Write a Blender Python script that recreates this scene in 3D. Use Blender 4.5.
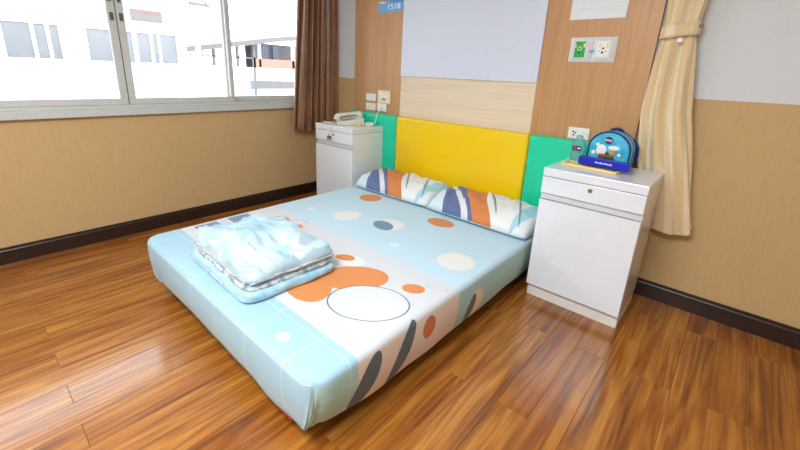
import bpy, bmesh, math, random
from mathutils import Vector, Matrix, noise

scn = bpy.context.scene
for o in list(bpy.data.objects):
    bpy.data.objects.remove(o)
COL = scn.collection
PI = math.pi

# ------------------------------------------------------------------ camera
cam_d = bpy.data.cameras.new('camera')
cam = bpy.data.objects.new('camera', cam_d)
COL.objects.link(cam)
YAW, PITCH, ROLL, FPX = 0.7222, -0.2955, 0.0427, 384.75
fw = Vector((-math.sin(YAW) * math.cos(PITCH), math.cos(YAW) * math.cos(PITCH), math.sin(PITCH)))
rt = fw.cross(Vector((0, 0, 1))).normalized()
up = rt.cross(fw)
rt2 = rt * math.cos(ROLL) + up * math.sin(ROLL)
up2 = -rt * math.sin(ROLL) + up * math.cos(ROLL)
M = Matrix((rt2, up2, -fw)).transposed().to_4x4()
M.translation = Vector((3.3949, -2.7498, 1.312))
cam.matrix_world = M
cam_d.sensor_width = 36.0
cam_d.lens = FPX / 800 * 36
cam_d.shift_x = (400 - 391.78) / 800
cam_d.shift_y = (189.87 - 225) / 800
cam_d.clip_start = 0.02
scn.camera = cam

# ------------------------------------------------------------------ world, lamps, exposure
w = bpy.data.worlds.new('world')
scn.world = w
w.use_nodes = True
bg = w.node_tree.nodes['Background']
bg.inputs[0].default_value = (0.94, 0.98, 1.0, 1)
bg.inputs[1].default_value = 4.0

def area(name, loc, sx, sy, power, color, rot=(0, 0, 0)):
    d = bpy.data.lights.new(name, 'AREA')
    d.shape = 'RECTANGLE'
    d.size, d.size_y, d.energy, d.color = sx, sy, power, color
    o = bpy.data.objects.new(name, d)
    o.location, o.rotation_euler = loc, rot
    COL.objects.link(o)
    return o
area('ceiling_lamp_light', (2.72, -3.25, 2.54), 1.5, 0.9, 82, (0.88, 0.95, 1.0))
vs = scn.view_settings
vs.view_transform = 'Standard'
vs.look = 'None'
vs.gamma = 1.0
vs.exposure = 0.64
vs.use_curve_mapping = False

# ------------------------------------------------------------------ materials
def lin(c):
    return tuple((v / 255 / 12.92 if v / 255 <= 0.04045 else ((v / 255 + 0.055) / 1.055) ** 2.4) for v in c) + (1.0,)

class NT:
    """small helper around a node tree"""
    def __init__(self, name):
        self.m = bpy.data.materials.new(name)
        self.m.use_nodes = True
        self.t = self.m.node_tree
        self.b = self.t.nodes['Principled BSDF']
        self.out = self.t.nodes['Material Output']
    def n(self, typ, **kw):
        x = self.t.nodes.new(typ)
        for k, v in kw.items():
            setattr(x, k, v)
        return x
    def link(self, a, b):
        self.t.links.new(a, b)
    def set(self, sock, v):
        if isinstance(v, bpy.types.NodeSocket):
            self.link(v, sock)
        else:
            sock.default_value = v
    def math(self, op, a, b=0.0, c=None, clamp=False):
        x = self.n('ShaderNodeMath', operation=op)
        x.use_clamp = clamp
        self.set(x.inputs[0], a)
        self.set(x.inputs[1], b)
        if c is not None:
            self.set(x.inputs[2], c)
        return x.outputs[0]
    def mix(self, fac, a, b, blend='MIX'):
        x = self.n('ShaderNodeMix', data_type='RGBA', blend_type=blend)
        self.set(x.inputs[0], fac)
        self.set(x.inputs[6], a)
        self.set(x.inputs[7], b)
        return x.outputs[2]
    def coord(self, which='Object'):
        return self.n('ShaderNodeTexCoord').outputs[which]
    def mapping(self, vec, loc=(0, 0, 0), rot=(0, 0, 0), scale=(1, 1, 1), typ='POINT'):
        x = self.n('ShaderNodeMapping', vector_type=typ)
        self.link(vec, x.inputs[0])
        x.inputs[1].default_value = loc
        x.inputs[2].default_value = rot
        x.inputs[3].default_value = scale
        return x.outputs[0]
    def noise(self, vec, scale=5, detail=3, rough=0.5, dist=0.0):
        x = self.n('ShaderNodeTexNoise')
        self.link(vec, x.inputs['Vector'])
        x.inputs['Scale'].default_value = scale
        x.inputs['Detail'].default_value = detail
        x.inputs['Roughness'].default_value = rough
        x.inputs['Distortion'].default_value = dist
        return x.outputs['Fac']
    def ramp(self, fac, stops):
        x = self.n('ShaderNodeValToRGB')
        e = x.color_ramp.elements
        while len(e) < len(stops):
            e.new(0.5)
        for el, (p, c) in zip(e, stops):
            el.position, el.color = p, c
        self.link(fac, x.inputs[0])
        return x.outputs[0]
    def bump(self, h, strength=0.2, dist=0.01):
        x = self.n('ShaderNodeBump')
        x.inputs['Strength'].default_value = strength
        x.inputs['Distance'].default_value = dist
        self.link(h, x.inputs['Height'])
        self.link(x.outputs[0], self.b.inputs['Normal'])
    def base(self, c):
        self.set(self.b.inputs['Base Color'], c)
    def props(self, **kw):
        for k, v in kw.items():
            self.set(self.b.inputs[k.replace('_', ' ')], v)
        return self.m
    def ell(self, vec, cx, cy, rx, ry, rot=0.0, box=False):
        v = self.mapping(vec, (cx, cy, 0), (0, 0, rot), (rx, ry, 1), 'TEXTURE')
        s = self.n('ShaderNodeSeparateXYZ')
        self.link(v, s.inputs[0])
        if box:
            d = self.math('MAXIMUM', self.math('ABSOLUTE', s.outputs[0]), self.math('ABSOLUTE', s.outputs[1]))
        else:
            d = self.math('ADD', self.math('MULTIPLY', s.outputs[0], s.outputs[0]), self.math('MULTIPLY', s.outputs[1], s.outputs[1]))
        return d
    def inside(self, d, lim=1.0):
        return self.math('LESS_THAN', d, lim)

def plain(name, rgb, rough=0.5, var=0.06, vscale=30.0, **kw):
    """one colour with a faint procedural unevenness"""
    t = NT(name)
    c = lin(rgb)
    nz = t.noise(t.coord(), vscale, 3)
    lo = tuple(v * (1 - var) for v in c[:3]) + (1,)
    hi = tuple(min(1, v * (1 + var)) for v in c[:3]) + (1,)
    t.base(t.ramp(nz, [(0.3, lo), (0.7, hi)]))
    t.props(Roughness=rough, **kw)
    return t.m

MAT = {}
def wallpaper():
    t = NT('wallpaper')
    g = t.n('ShaderNodeNewGeometry').outputs['Position']
    s = t.n('ShaderNodeSeparateXYZ'); t.link(g, s.inputs[0])
    fib = t.noise(t.mapping(g, scale=(55, 55, 2.2)), 3, 4, 0.6)
    big = t.noise(t.mapping(g, scale=(6, 6, .6)), 2, 2)
    tan = t.ramp(fib, [(0.25, lin((188, 154, 106))), (0.5, lin((198, 165, 117))), (0.8, lin((203, 172, 125)))])
    tan = t.mix(t.math('MULTIPLY', big, 0.3), tan, lin((196, 162, 112)))
    white = t.ramp(fib, [(0.3, lin((210, 214, 216))), (0.7, lin((216, 220, 222)))])
    low = t.math('LESS_THAN', s.outputs[2], 1.243)
    t.base(t.mix(low, white, tan))
    t.bump(fib, 0.05, 0.003)
    return t.props(Roughness=0.75)
MAT['wall'] = wallpaper()
MAT['wall_plain'] = plain('painted_wall', (214, 212, 205), 0.8)
MAT['ceiling'] = plain('ceiling_paint', (232, 232, 228), 0.85)
MAT['skirting'] = plain('dark_skirting', (44, 27, 20), 0.35, 0.15)

def floor_wood():
    t = NT('laminate_wood')
    oi = t.n('ShaderNodeObjectInfo')
    rnd = oi.outputs['Random']
    off = t.n('ShaderNodeCombineXYZ')
    t.link(t.math('MULTIPLY', rnd, 37.0), off.inputs[0])
    t.link(t.math('MULTIPLY', rnd, 91.0), off.inputs[1])
    add = t.n('ShaderNodeVectorMath', operation='ADD')
    t.link(t.coord(), add.inputs[0]); t.link(off.outputs[0], add.inputs[1])
    v = add.outputs[0]
    n1 = t.noise(t.mapping(v, scale=(10, .75, 1)), 1, 2, 0.5, 0.25)
    rings = t.math('SINE', t.math('MULTIPLY', n1, 44.0))
    rings = t.math('MULTIPLY_ADD', rings, 0.5, 0.5)
    fine = t.noise(t.mapping(v, scale=(80, 2.0, 1)), 1, 5, 0.7)
    mid = t.noise(t.mapping(v, scale=(19, .8, 1)), 1, 3, 0.55)
    f = t.math('ADD', t.math('MULTIPLY', rings, 0.11), t.math('ADD', t.math('MULTIPLY', fine, 0.40), t.math('MULTIPLY', mid, 0.58)))
    c = t.ramp(f, [(0.34, lin((88, 50, 19))), (0.47, lin((136, 83, 33))), (0.57, lin((162, 106, 44))), (0.72, lin((190, 138, 68)))])
    tint = t.ramp(rnd, [(0.0, lin((232, 206, 178))), (0.35, lin((246, 230, 204))), (0.7, lin((250, 236, 214))), (1.0, lin((255, 246, 220)))])
    t.base(t.mix(1.0, c, tint, 'MULTIPLY'))
    t.bump(fine, 0.05, 0.002)
    return t.props(Roughness=0.30, Specular_IOR_Level=0.35, Coat_Weight=0.75, Coat_Roughness=0.11)
MAT['floor'] = floor_wood()
MAT['subfloor'] = plain('floor_joint', (58, 34, 18), 0.8)

def panel_wood(name, cols, horiz=False):
    t = NT(name)
    g = t.n('ShaderNodeNewGeometry').outputs['Position']
    sc = (2.0, 8, 60) if horiz else (70, 8, 1.6)
    f = t.noise(t.mapping(g, scale=sc), 1.6, 5, 0.65)
    b = t.noise(t.mapping(g, scale=(sc[0] * .15, 1, sc[2] * .15)), 1.2, 2)
    ff = t.math('ADD', t.math('MULTIPLY', f, 0.7), t.math('MULTIPLY', b, 0.3))
    t.base(t.ramp(ff, [(0.3, lin(cols[0])), (0.5, lin(cols[1])), (0.7, lin(cols[2]))]))
    return t.props(Roughness=0.38, Specular_IOR_Level=0.4)
MAT['panel'] = panel_wood('oak_laminate', ((176, 128, 84), (194, 147, 101), (204, 159, 112)))
MAT['cream'] = panel_wood('cream_laminate', ((220, 198, 170), (228, 210, 184), (234, 218, 194)), True)
MAT['alu'] = plain('window_aluminium', (196, 200, 197), 0.45, 0.03)
MAT['alu_dark'] = plain('window_gasket', (92, 88, 82), 0.6)
MAT['white_lam'] = plain('white_laminate', (224, 228, 235), 0.22, 0.015, Coat_Weight=0.4, Coat_Roughness=0.06)
MAT['white_groove'] = plain('grey_handle_channel', (212, 216, 218), 0.4, 0.03)
MAT['cab_core'] = plain('cabinet_carcass', (222, 220, 216), 0.4, 0.02)
MAT['metal'] = plain('nickel', (150, 140, 125), 0.3, 0.05, Metallic=0.9)
MAT['black'] = plain('black_plastic', (26, 24, 24), 0.5)
MAT['green_pad'] = plain('green_vinyl', (24, 208, 162), 0.30, 0.012, 8)
MAT['yellow_pad'] = plain('yellow_vinyl', (242, 202, 8), 0.30, 0.012, 8)
MAT['whiteboard'] = plain('whiteboard_enamel', (212, 219, 235), 0.28, 0.01)
MAT['paper'] = plain('white_paper', (226, 232, 236), 0.6, 0.02)
MAT['plate'] = plain('white_switch_plastic', (236, 235, 230), 0.35, 0.02)
MAT['plate_cream'] = plain('aged_switch_plastic', (232, 226, 190), 0.4, 0.03)
MAT['phone'] = plain('telephone_plastic', (216, 220, 206), 0.35, 0.02)
MAT['phone_grey'] = plain('telephone_keys', (120, 122, 116), 0.5)
MAT['sign'] = plain('sign_blue', (110, 172, 226), 0.35, 0.03)
MAT['sign_dark'] = plain('sign_blue_deep', (76, 146, 214), 0.35, 0.03)
MAT['sign_text'] = plain('sign_lettering', (240, 246, 252), 0.4, 0.01)
MAT['gas_frame'] = plain('grey_outlet_frame', (222, 227, 230), 0.35, 0.02)
MAT['gas_green'] = plain('green_outlet_insert', (8, 168, 62), 0.4, 0.05)
MAT['tray'] = plain('cream_tray', (238, 214, 140), 0.45, 0.03)
MAT['blue_box'] = plain('royal_blue_card', (14, 30, 176), 0.35, 0.04)
MAT['bag'] = None
MAT['navy'] = plain('navy_webbing', (22, 40, 110), 0.7, 0.1)
MAT['wood_small'] = plain('pale_wood', (226, 196, 140), 0.5, 0.1)
MAT['red'] = plain('red_base_fabric', (190, 14, 40), 0.8, 0.1)
MAT['bed_metal'] = plain('dark_bed_leg', (30, 24, 22), 0.5)
MAT['ext_wall'] = plain('white_render', (168, 170, 172), 0.9, 0.06, 2.0)
MAT['ext_parapet'] = plain('white_parapet', (244, 244, 244), 0.9, 0.02, 2.0)
MAT['ext_window'] = plain('outside_window_glass', (114, 118, 124), 0.5, 0.08, 3.0)
MAT['ext_frame'] = plain('outside_window_frame', (235, 235, 235), 0.6)
MAT['ext_grey'] = plain('outside_grey', (96, 96, 98), 0.8)
MAT['ext_dark'] = plain('outside_opening', (96, 104, 120), 0.8)
MAT['ext_orange'] = plain('orange_railing', (170, 108, 94), 0.8)
MAT['ext_sign'] = plain('outside_sign', (98, 100, 101), 0.6)
MAT['ext_sign_red'] = plain('outside_sign_lettering', (126, 84, 82), 0.6)
MAT['eave'] = plain('eave_concrete', (120, 118, 114), 0.9)

def glass_pane():
    t = NT('window_glass')
    t.t.nodes.remove(t.b)
    tr = t.n('ShaderNodeBsdfTransparent')
    gl = t.n('ShaderNodeBsdfGlossy'); gl.inputs['Roughness'].default_value = 0.02
    fr = t.n('ShaderNodeFresnel'); fr.inputs[0].default_value = 1.25
    mx = t.n('ShaderNodeMixShader')
    t.link(fr.outputs[0], mx.inputs[0]); t.link(tr.outputs[0], mx.inputs[1]); t.link(gl.outputs[0], mx.inputs[2])
    t.link(mx.outputs[0], t.out.inputs[0])
    return t.m
MAT['glass'] = glass_pane()

def clear_plastic():
    t = NT('clear_teal_plastic')
    t.base(lin((170, 220, 226)))
    t.props(Roughness=0.15, Transmission_Weight=0.75, IOR=1.2)
    return t.m
MAT['bottle'] = clear_plastic()

def curtain_brown():
    t = NT('brown_satin')
    g = t.coord()
    n = t.noise(t.mapping(g, scale=(1, 60, 3)), 2, 3)
    t.base(t.ramp(n, [(0.3, lin((130, 88, 60))), (0.7, lin((156, 112, 80)))]))
    return t.props(Roughness=0.30, Specular_IOR_Level=0.8, Sheen_Weight=0.3)
MAT['curtain_brown'] = curtain_brown()

def curtain_beige():
    t = NT('beige_woven_curtain')
    uv = t.coord('UV')
    s = t.n('ShaderNodeSeparateXYZ'); t.link(uv, s.inputs[0])
    st = t.math('SINE', t.math('MULTIPLY', s.outputs[0], 2 * PI * 8))
    st2 = t.math('SINE', t.math('MULTIPLY', s.outputs[1], 2 * PI * 62))
    st3 = t.math('SINE', t.math('MULTIPLY', s.outputs[0], 2 * PI * 44))
    band = t.math('GREATER_THAN', st, 0.35)
    dots = t.math('MULTIPLY', t.math('GREATER_THAN', t.math('MULTIPLY', st2, st3), 0.25), t.math('GREATER_THAN', st, 0.6))
    c = t.mix(band, lin((220, 194, 150)), lin((232, 216, 182)))
    c = t.mix(t.math('MULTIPLY', dots, 0.4), c, lin((196, 160, 108)))
    t.base(c)
    return t.props(Roughness=0.7, Sheen_Weight=0.3)
MAT['curtain_beige'] = curtain_beige()

SHEET_BLUE, SHEET_WHITE, SHEET_MINT = (184, 212, 226), (202, 205, 210), (154, 189, 205)
ORANGE, SLATE, INK = (208, 130, 70), (104, 130, 164), (84, 98, 114)

def bed_print():
    """printed cotton: bands of light blue, white and gridded mint with plain ovals and bars"""
    t = NT('printed_sheet')
    uv = t.coord('UV')
    s = t.n('ShaderNodeSeparateXYZ'); t.link(uv, s.inputs[0])
    X, Y = s.outputs[0], s.outputs[1]
    def gt(a, v): return t.math('GREATER_THAN', a, v)
    col = t.mix(gt(X, 2.60), lin(SHEET_BLUE), lin((160, 198, 194)))
    pan = t.math('MULTIPLY', gt(Y, -1.97), t.math('LESS_THAN', Y, -1.31))
    foot = t.math('LESS_THAN', Y, -1.97)
    mint = t.mix(gt(X, 2.60), lin(SHEET_MINT), lin((160, 200, 198)))
    # fine pale grid on the foot band
    gx = t.math('LESS_THAN', t.math('ABSOLUTE', t.math('SUBTRACT', t.math('FRACT', t.math('DIVIDE', t.math('ADD', X, 0.06), 0.26)), 0.5)), 0.010)
    gy = t.math('LESS_THAN', t.math('ABSOLUTE', t.math('SUBTRACT', t.math('FRACT', t.math('DIVIDE', t.math('ADD', Y, 0.05), 0.17)), 0.5)), 0.014)
    mint = t.mix(t.math('MULTIPLY', t.math('MAXIMUM', gx, gy), 0.4), mint, lin((226, 226, 220)))
    col = t.mix(foot, col, mint)
    white = t.mix(gt(X, 2.60), lin(SHEET_WHITE), lin((222, 206, 192)))  # side drop of the white band: warm shade painted in as beige
    col = t.mix(pan, col, white)
    def put(c, shape, rgb, fac=1.0, lim=1.0):
        m = t.inside(t.ell(uv, *shape), lim)
        if fac != 1.0:
            m = t.math('MULTIPLY', m, fac)
        return t.mix(m, c, lin(rgb))
    def outline(c, shape, rgb, wdt=0.07):
        d = t.ell(uv, *shape)
        m = t.math('MULTIPLY', t.math('LESS_THAN', d, 1.0), t.math('GREATER_THAN', d, 1.0 - wdt))
        return t.mix(m, c, lin(rgb))
    for shp, rgb in PRINT:
        if rgb == 'outline':
            col = outline(col, shp, INK)
        elif rgb == 'fill_outline':
            col = put(col, shp, (205, 207, 211))
            col = outline(col, shp, INK)
        else:
            col = put(col, shp, rgb)
    t.base(col)
    weave = t.noise(t.mapping(uv, scale=(1, 1, 1)), 500, 2)
    t.bump(weave, 0.05, 0.001)
    return t.props(Roughness=0.72, Sheen_Weight=0.15)

# abstract ovals and bars in the print's colours: (cx, cy, rx, ry, rotation[, box])
PRINT = [
    # main group on the white band
    ((2.06, -1.80, .15, .105, -.35), ORANGE), ((2.16, -1.60, .17, .115, .75), ORANGE),
    ((2.00, -1.50, .10, .06, .3), (220, 222, 224)), ((1.97, -1.49, .055, .035, .4), ORANGE),
    ((2.36, -1.70, .185, .135, .55), 'fill_outline'), ((2.43, -1.47, .055, .04, .6), ORANGE),
    ((2.50, -1.38, .05, .022, .3), 'outline'),
    # group by the left edge of the white band
    ((1.20, -1.70, .085, .20, .12), ORANGE), ((1.27, -1.47, .075, .085, .4), ORANGE),
    ((1.07, -1.83, .05, .07, .0, True), SLATE), ((1.07, -1.62, .05, .07, .0, True), SLATE),
    ((1.42, -1.43, .07, .10, .6), 'fill_outline'), ((1.45, -1.44, .035, .05, .5), ORANGE),
    # ovals on the blue band
    ((1.50, -1.06, .085, .10, -.5), (220, 222, 220)), ((1.815, -.965, .095, .10, -.4), (220, 222, 222)),
    ((1.795, -1.005, .085, .06, -.3), SLATE), ((2.415, -1.085, .10, .105, -.5), (220, 222, 218)),
    ((1.33, -.66, .09, .085, .0), ORANGE), ((2.03, -.68, .10, .07, .0), ORANGE),
    ((1.22, -1.16, .03, .03, .0), (208, 224, 232)), ((2.05, -1.18, .03, .03, .0), (208, 224, 232)),
    ((2.30, -2.09, .03, .025, .0), (206, 222, 226)),
    # side drop
    ((2.72, -1.92, .13, .05, -.45), (74, 88, 98)), ((2.72, -1.72, .16, .042, -.45), (74, 88, 98)),
    ((2.665, -1.545, .055, .045, .0), (196, 106, 52)), ((2.74, -1.13, .085, .07, .0), (228, 204, 182)),
    ((2.75, -1.18, .085, .035, -.3), (74, 88, 98)),
]
MAT['sheet'] = bed_print()

def pillow_print():
    t = NT('printed_pillowcase')
    uv = t.coord('UV')
    col = lin((218, 223, 228))
    base = t.mix(t.inside(t.ell(uv, .0, .45, .16, .6, 0.3)), col, lin((204, 220, 230)))
    c = base
    for shp, rgb in [((.20, .50, .155, .75, .30, True), (88, 106, 150)), ((.165, .50, .030, .75, .50, True), (218, 220, 226)), ((.275, .55, .022, .75, .45, True), (218, 220, 226)),
                     ((.42, .46, .120, .80, .42), (206, 124, 64)), ((.47, .86, .10, .13, .1), (198, 112, 54)), ((.30, .95, .06, .10, 0), (218, 220, 226)),
                     ((.68, .40, .150, .62, .35), (224, 225, 226)), ((.76, .90, .07, .07, .0), (206, 122, 62)), ((.60, .93, .04, .05, 0), (120, 140, 170)),
                     ((.93, .60, .055, .60, -.1), (160, 204, 218)), ((.05, .35, .05, .30, .3), (204, 218, 228)), ((.56, .50, .012, .40, .35), (120, 136, 152)), ((.82, .45, .010, .40, .25), (120, 136, 152)), ((.07, .80, .05, .10, .3), (206, 124, 64))]:
        d = t.ell(uv, *shp)
        c = t.mix(t.inside(d), c, lin(rgb))
        if False:
            m = t.math('MULTIPLY', t.math('LESS_THAN', d, 1.0), t.math('GREATER_THAN', d, .94))
            c = t.mix(m, c, lin(INK))
    t.base(c)
    return t.props(Roughness=0.7, Sheen_Weight=0.15)
MAT['pillow'] = pillow_print()

def quilt_satin():
    t = NT('pale_blue_satin')
    g = t.coord()
    n = t.noise(t.mapping(g, rot=(0, 0, .5), scale=(2.2, 7, 5)), 1.5, 2, 0.5, 0.3)
    t.base(t.ramp(n, [(0.36, lin((148, 186, 203))), (0.52, lin((172, 197, 210))), (0.7, lin((190, 206, 215)))]))
    return t.props(Roughness=0.34, Specular_IOR_Level=0.6, Sheen_Weight=0.4)
MAT['quilt'] = quilt_satin()
def quilt_under():
    t = NT('aqua_satin')
    n = t.noise(t.mapping(t.coord(), scale=(3, 8, 8)), 3, 3)
    t.base(t.ramp(n, [(0.35, lin((132, 184, 204))), (0.6, lin((166, 200, 214)))]))
    return t.props(Roughness=0.36, Specular_IOR_Level=0.6, Sheen_Weight=0.3)
MAT['quilt_under'] = quilt_under()
def quilt_trim():
    t = NT('speckled_trim')
    n = t.noise(t.coord(), 40, 2, 0.5)
    t.base(t.ramp(n, [(0.40, lin((138, 146, 154))), (0.50, lin((196, 202, 206))), (0.66, lin((206, 196, 184))), (0.74, lin((212, 220, 226)))]))
    return t.props(Roughness=0.6)
MAT['quilt_trim'] = quilt_trim()

def bag_fabric():
    t = NT('turquoise_nylon')
    n = t.noise(t.coord(), 18, 3)
    t.base(t.ramp(n, [(0.3, lin((26, 160, 202))), (0.7, lin((62, 190, 220)))]))
    return t.props(Roughness=0.5, Sheen_Weight=0.2)
MAT['bag'] = bag_fabric()
MAT['bag_white'] = plain('white_patch', (232, 236, 236), 0.7)
MAT['bag_brown'] = plain('brown_patch', (134, 86, 66), 0.7)
MAT['bag_orange'] = plain('orange_patch', (222, 142, 76), 0.7)
MAT['label_red'] = plain('red_label_ink', (196, 40, 60), 0.6)

# ------------------------------------------------------------------ mesh helpers
def obj(name, bm, mat, parent=None, smooth=False, loc=None):
    me = bpy.data.meshes.new(name)
    bmesh.ops.recalc_face_normals(bm, faces=bm.faces)
    bm.to_mesh(me)
    bm.free()
    if smooth:
        me.polygons.foreach_set('use_smooth', [True] * len(me.polygons))
    me.materials.append(MAT[mat] if isinstance(mat, str) else mat)
    o = bpy.data.objects.new(name, me)
    COL.objects.link(o)
    if parent:
        o.parent = parent
    if loc:
        o.location = loc
    return o

def tag(o, label=None, cat=None, group=None, kind=None):
    if label: o['label'] = label
    if cat: o['category'] = cat
    if group: o['group'] = group
    if kind: o['kind'] = kind
    return o

def thing(name, label, cat, loc=(0, 0, 0), rz=0.0, group=None, kind=None):
    o = bpy.data.objects.new(name, None)
    o.empty_display_size = 0.1
    COL.objects.link(o)
    o.location, o.rotation_euler = loc, (0, 0, rz)
    return tag(o, label, cat, group, kind)

def box(lo, hi, bev=0.0, seg=2, bm=None):
    b = bmesh.new()
    bmesh.ops.create_cube(b, size=1.0)
    for v in b.verts:
        for i in range(3):
            v.co[i] = lo[i] + (v.co[i] + 0.5) * (hi[i] - lo[i])
    if bev > 0:
        bmesh.ops.bevel(b, geom=list(b.edges), offset=bev, segments=seg, profile=0.5, affect='EDGES')
    if bm is None:
        return b
    me = bpy.data.meshes.new('tmp'); b.to_mesh(me); b.free()
    bm.from_mesh(me); bpy.data.meshes.remove(me)
    return bm

def cyl(p0, p1, r0, r1=None, seg=16, bm=None):
    r1 = r0 if r1 is None else r1
    p0, p1 = Vector(p0), Vector(p1)
    d = p1 - p0
    q = Vector((0, 0, 1)).rotation_difference(d.normalized())
    bm = bm or bmesh.new()
    mat = Matrix.Translation((p0 + p1) / 2) @ q.to_matrix().to_4x4()
    bmesh.ops.create_cone(bm, cap_ends=True, segments=seg, radius1=r0, radius2=r1, depth=d.length, matrix=mat)
    return bm

def tube(pts, r, seg=8, closed=False, bm=None):
    bm = bm or bmesh.new()
    pts = [Vector(p) for p in pts]
    n = len(pts)
    rings = []
    prev = None
    for i, p in enumerate(pts):
        if closed:
            d = pts[(i + 1) % n] - pts[i - 1]
        else:
            d = pts[min(i + 1, n - 1)] - pts[max(i - 1, 0)]
        d.normalize()
        a = prev if prev is not None else (Vector((0, 0, 1)) if abs(d.z) < .9 else Vector((1, 0, 0)))
        s = d.cross(a).normalized()
        u2 = s.cross(d).normalized()
        prev = u2
        rr = r[i] if isinstance(r, (list, tuple)) else r
        rings.append([bm.verts.new(p + (s * math.cos(k * 2 * PI / seg) + u2 * math.sin(k * 2 * PI / seg)) * rr) for k in range(seg)])
    m = n if closed else n - 1
    for i in range(m):
        A, B = rings[i], rings[(i + 1) % n]
        for k in range(seg):
            bm.faces.new((A[k], A[(k + 1) % seg], B[(k + 1) % seg], B[k]))
    if not closed:
        bm.faces.new(rings[0][::-1]); bm.faces.new(rings[-1])
    return bm

def prism(poly, axis, a, b, bev=0.0, seg=2):
    """polygon in the two other axes, extruded along axis from a to b"""
    bm = bmesh.new()
    def mk(p, t):
        if axis == 'x': return (t, p[0], p[1])
        if axis == 'y': return (p[0], t, p[1])
        return (p[0], p[1], t)
    A = [bm.verts.new(mk(p, a)) for p in poly]
    B = [bm.verts.new(mk(p, b)) for p in poly]
    bm.faces.new(A); bm.faces.new(B[::-1])
    n = len(poly)
    for i in range(n):
        bm.faces.new((A[i], B[i], B[(i + 1) % n], A[(i + 1) % n]))
    if bev:
        bmesh.ops.bevel(bm, geom=list(bm.edges), offset=bev, segments=seg, profile=0.5, affect='EDGES')
    return bm

def grid_mesh(nu, nv, fn, uvfn=None, close_u=False):
    bm = bmesh.new()
    V = [[bm.verts.new(fn(i / (nu - 1 if not close_u else nu), j / (nv - 1))) for i in range(nu)] for j in range(nv)]
    lay = bm.loops.layers.uv.new('UVMap') if uvfn else None
    for j in range(nv - 1):
        for i in range(nu if close_u else nu - 1):
            i2 = (i + 1) % nu
            f = bm.faces.new((V[j][i], V[j][i2], V[j + 1][i2], V[j + 1][i]))
            if lay:
                for l, (a, b) in zip(f.loops, ((i, j), (i + 1, j), (i + 1, j + 1), (i, j + 1))):
                    l[lay].uv = uvfn(a / (nu - 1 if not close_u else nu), b / (nv - 1))
    return bm

def text_mesh(body, size, mat, name, parent, loc, rot, ext=0.001):
    c = bpy.data.curves.new(name, 'FONT')
    c.body, c.size, c.extrude = body, size, ext
    c.align_x = 'CENTER'; c.align_y = 'CENTER'
    tmp = bpy.data.objects.new('tmp', c)
    COL.objects.link(tmp)
    dg = bpy.context.evaluated_depsgraph_get()
    me = bpy.data.meshes.new_from_object(tmp.evaluated_get(dg))
    bpy.data.objects.remove(tmp)
    me.materials.clear(); me.materials.append(MAT[mat])
    o = bpy.data.objects.new(name, me)
    COL.objects.link(o)
    o.parent = parent
    o.location, o.rotation_euler = loc, rot
    return o

# ------------------------------------------------------------------ room shell
RX, RY, RZ = 5.0, -4.2, 2.6
WY0, WY1, WZ0, WZ1 = -4.0, -0.22, 0.985, 2.25      # window opening in the left wall

bm = box((-0.2, RY - .1, -0.12), (RX + .1, 0.15, -0.010))
fl = tag(obj('floor', bm, 'subfloor'), 'glossy brown wood laminate plank floor', 'floor', kind='structure')
PW, PL = 0.135, 1.21
plank_mesh = {}
def plank(x0, y0, y1):
    wdt = min(PW, RX - x0) if x0 >= 0 else PW
    L = round(y1 - y0, 3)
    key = (round(wdt, 3), L)
    if key not in plank_mesh:
        b = bmesh.new()
        g = 0.0004
        hx, hy = wdt / 2 - g, L / 2 - g
        ch = 0.0008
        def ring(ix, z):
            return [b.verts.new((sx * (hx - ix), sy * (hy - ix), z)) for sx, sy in ((-1, -1), (1, -1), (1, 1), (-1, 1))]
        r0, r1, r2 = ring(0, -0.0100), ring(0, -ch * .6), ring(ch, 0)
        for A, B in ((r0, r1), (r1, r2)):
            for k in range(4):
                b.faces.new((A[k], A[(k + 1) % 4], B[(k + 1) % 4], B[k]))
        b.faces.new(r2)
        me = bpy.data.meshes.new('plank'); b.to_mesh(me); b.free()
        me.materials.append(MAT['floor'])
        plank_mesh[key] = me
    o = bpy.data.objects.new('plank', plank_mesh[key])
    COL.objects.link(o)
    o.parent = fl
    o.location = (x0 + wdt / 2, (y0 + y1) / 2, 0)
nx = int(RX / PW)
x_first = 0.055 - PW
for k in range(nx + 1):
    x0 = x_first + k * PW
    seam = -2.66 + (0 if k % 2 == 0 else PL / 2)
    ys = [s for s in [seam + PL * j for j in range(-4, 6)] if RY < s < 0.0]
    ys = [RY] + ys + [0.0]
    for a, b_ in zip(ys[:-1], ys[1:]):
        if b_ - a > 0.02:
            plank(x0, a, b_)

bm = box((-.2, RY - .1, RZ), (RX + .1, 0.15, RZ + .1))
tag(obj('ceiling', bm, 'ceiling'), 'white flat ceiling above the room', 'ceiling', kind='structure')
bm = box((-.2, 0.0, -.01), (RX + .1, 0.15, RZ))
tag(obj('wall_back', bm, 'wall'), 'head wall with white paint above tan wallpaper', 'wall', kind='structure')
bm = bmesh.new()
for lo, hi in (((-.2, RY, -.01), (0, 0, WZ0 - .055)), ((-.2, RY, WZ1), (0, 0, RZ)), ((-.2, RY, WZ0 - .055), (0, WY0, WZ1)), ((-.2, WY1, WZ0 - .055), (0, 0, WZ1))):
    box(lo, hi, bm=bm)
tag(obj('wall_left', bm, 'wall'), 'tan wallpapered wall below the wide sliding window', 'wall', kind='structure')
bm = box((RX, RY, -.01), (RX + .1, 0, RZ))
tag(obj('wall_right', bm, 'wall'), 'side wall facing the window, white above tan', 'wall', kind='structure')
bm = box((-.2, RY - .1, -.01), (RX + .1, RY, RZ))
tag(obj('wall_front', bm, 'wall'), 'wall behind the viewer, white above tan', 'wall', kind='structure')

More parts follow.
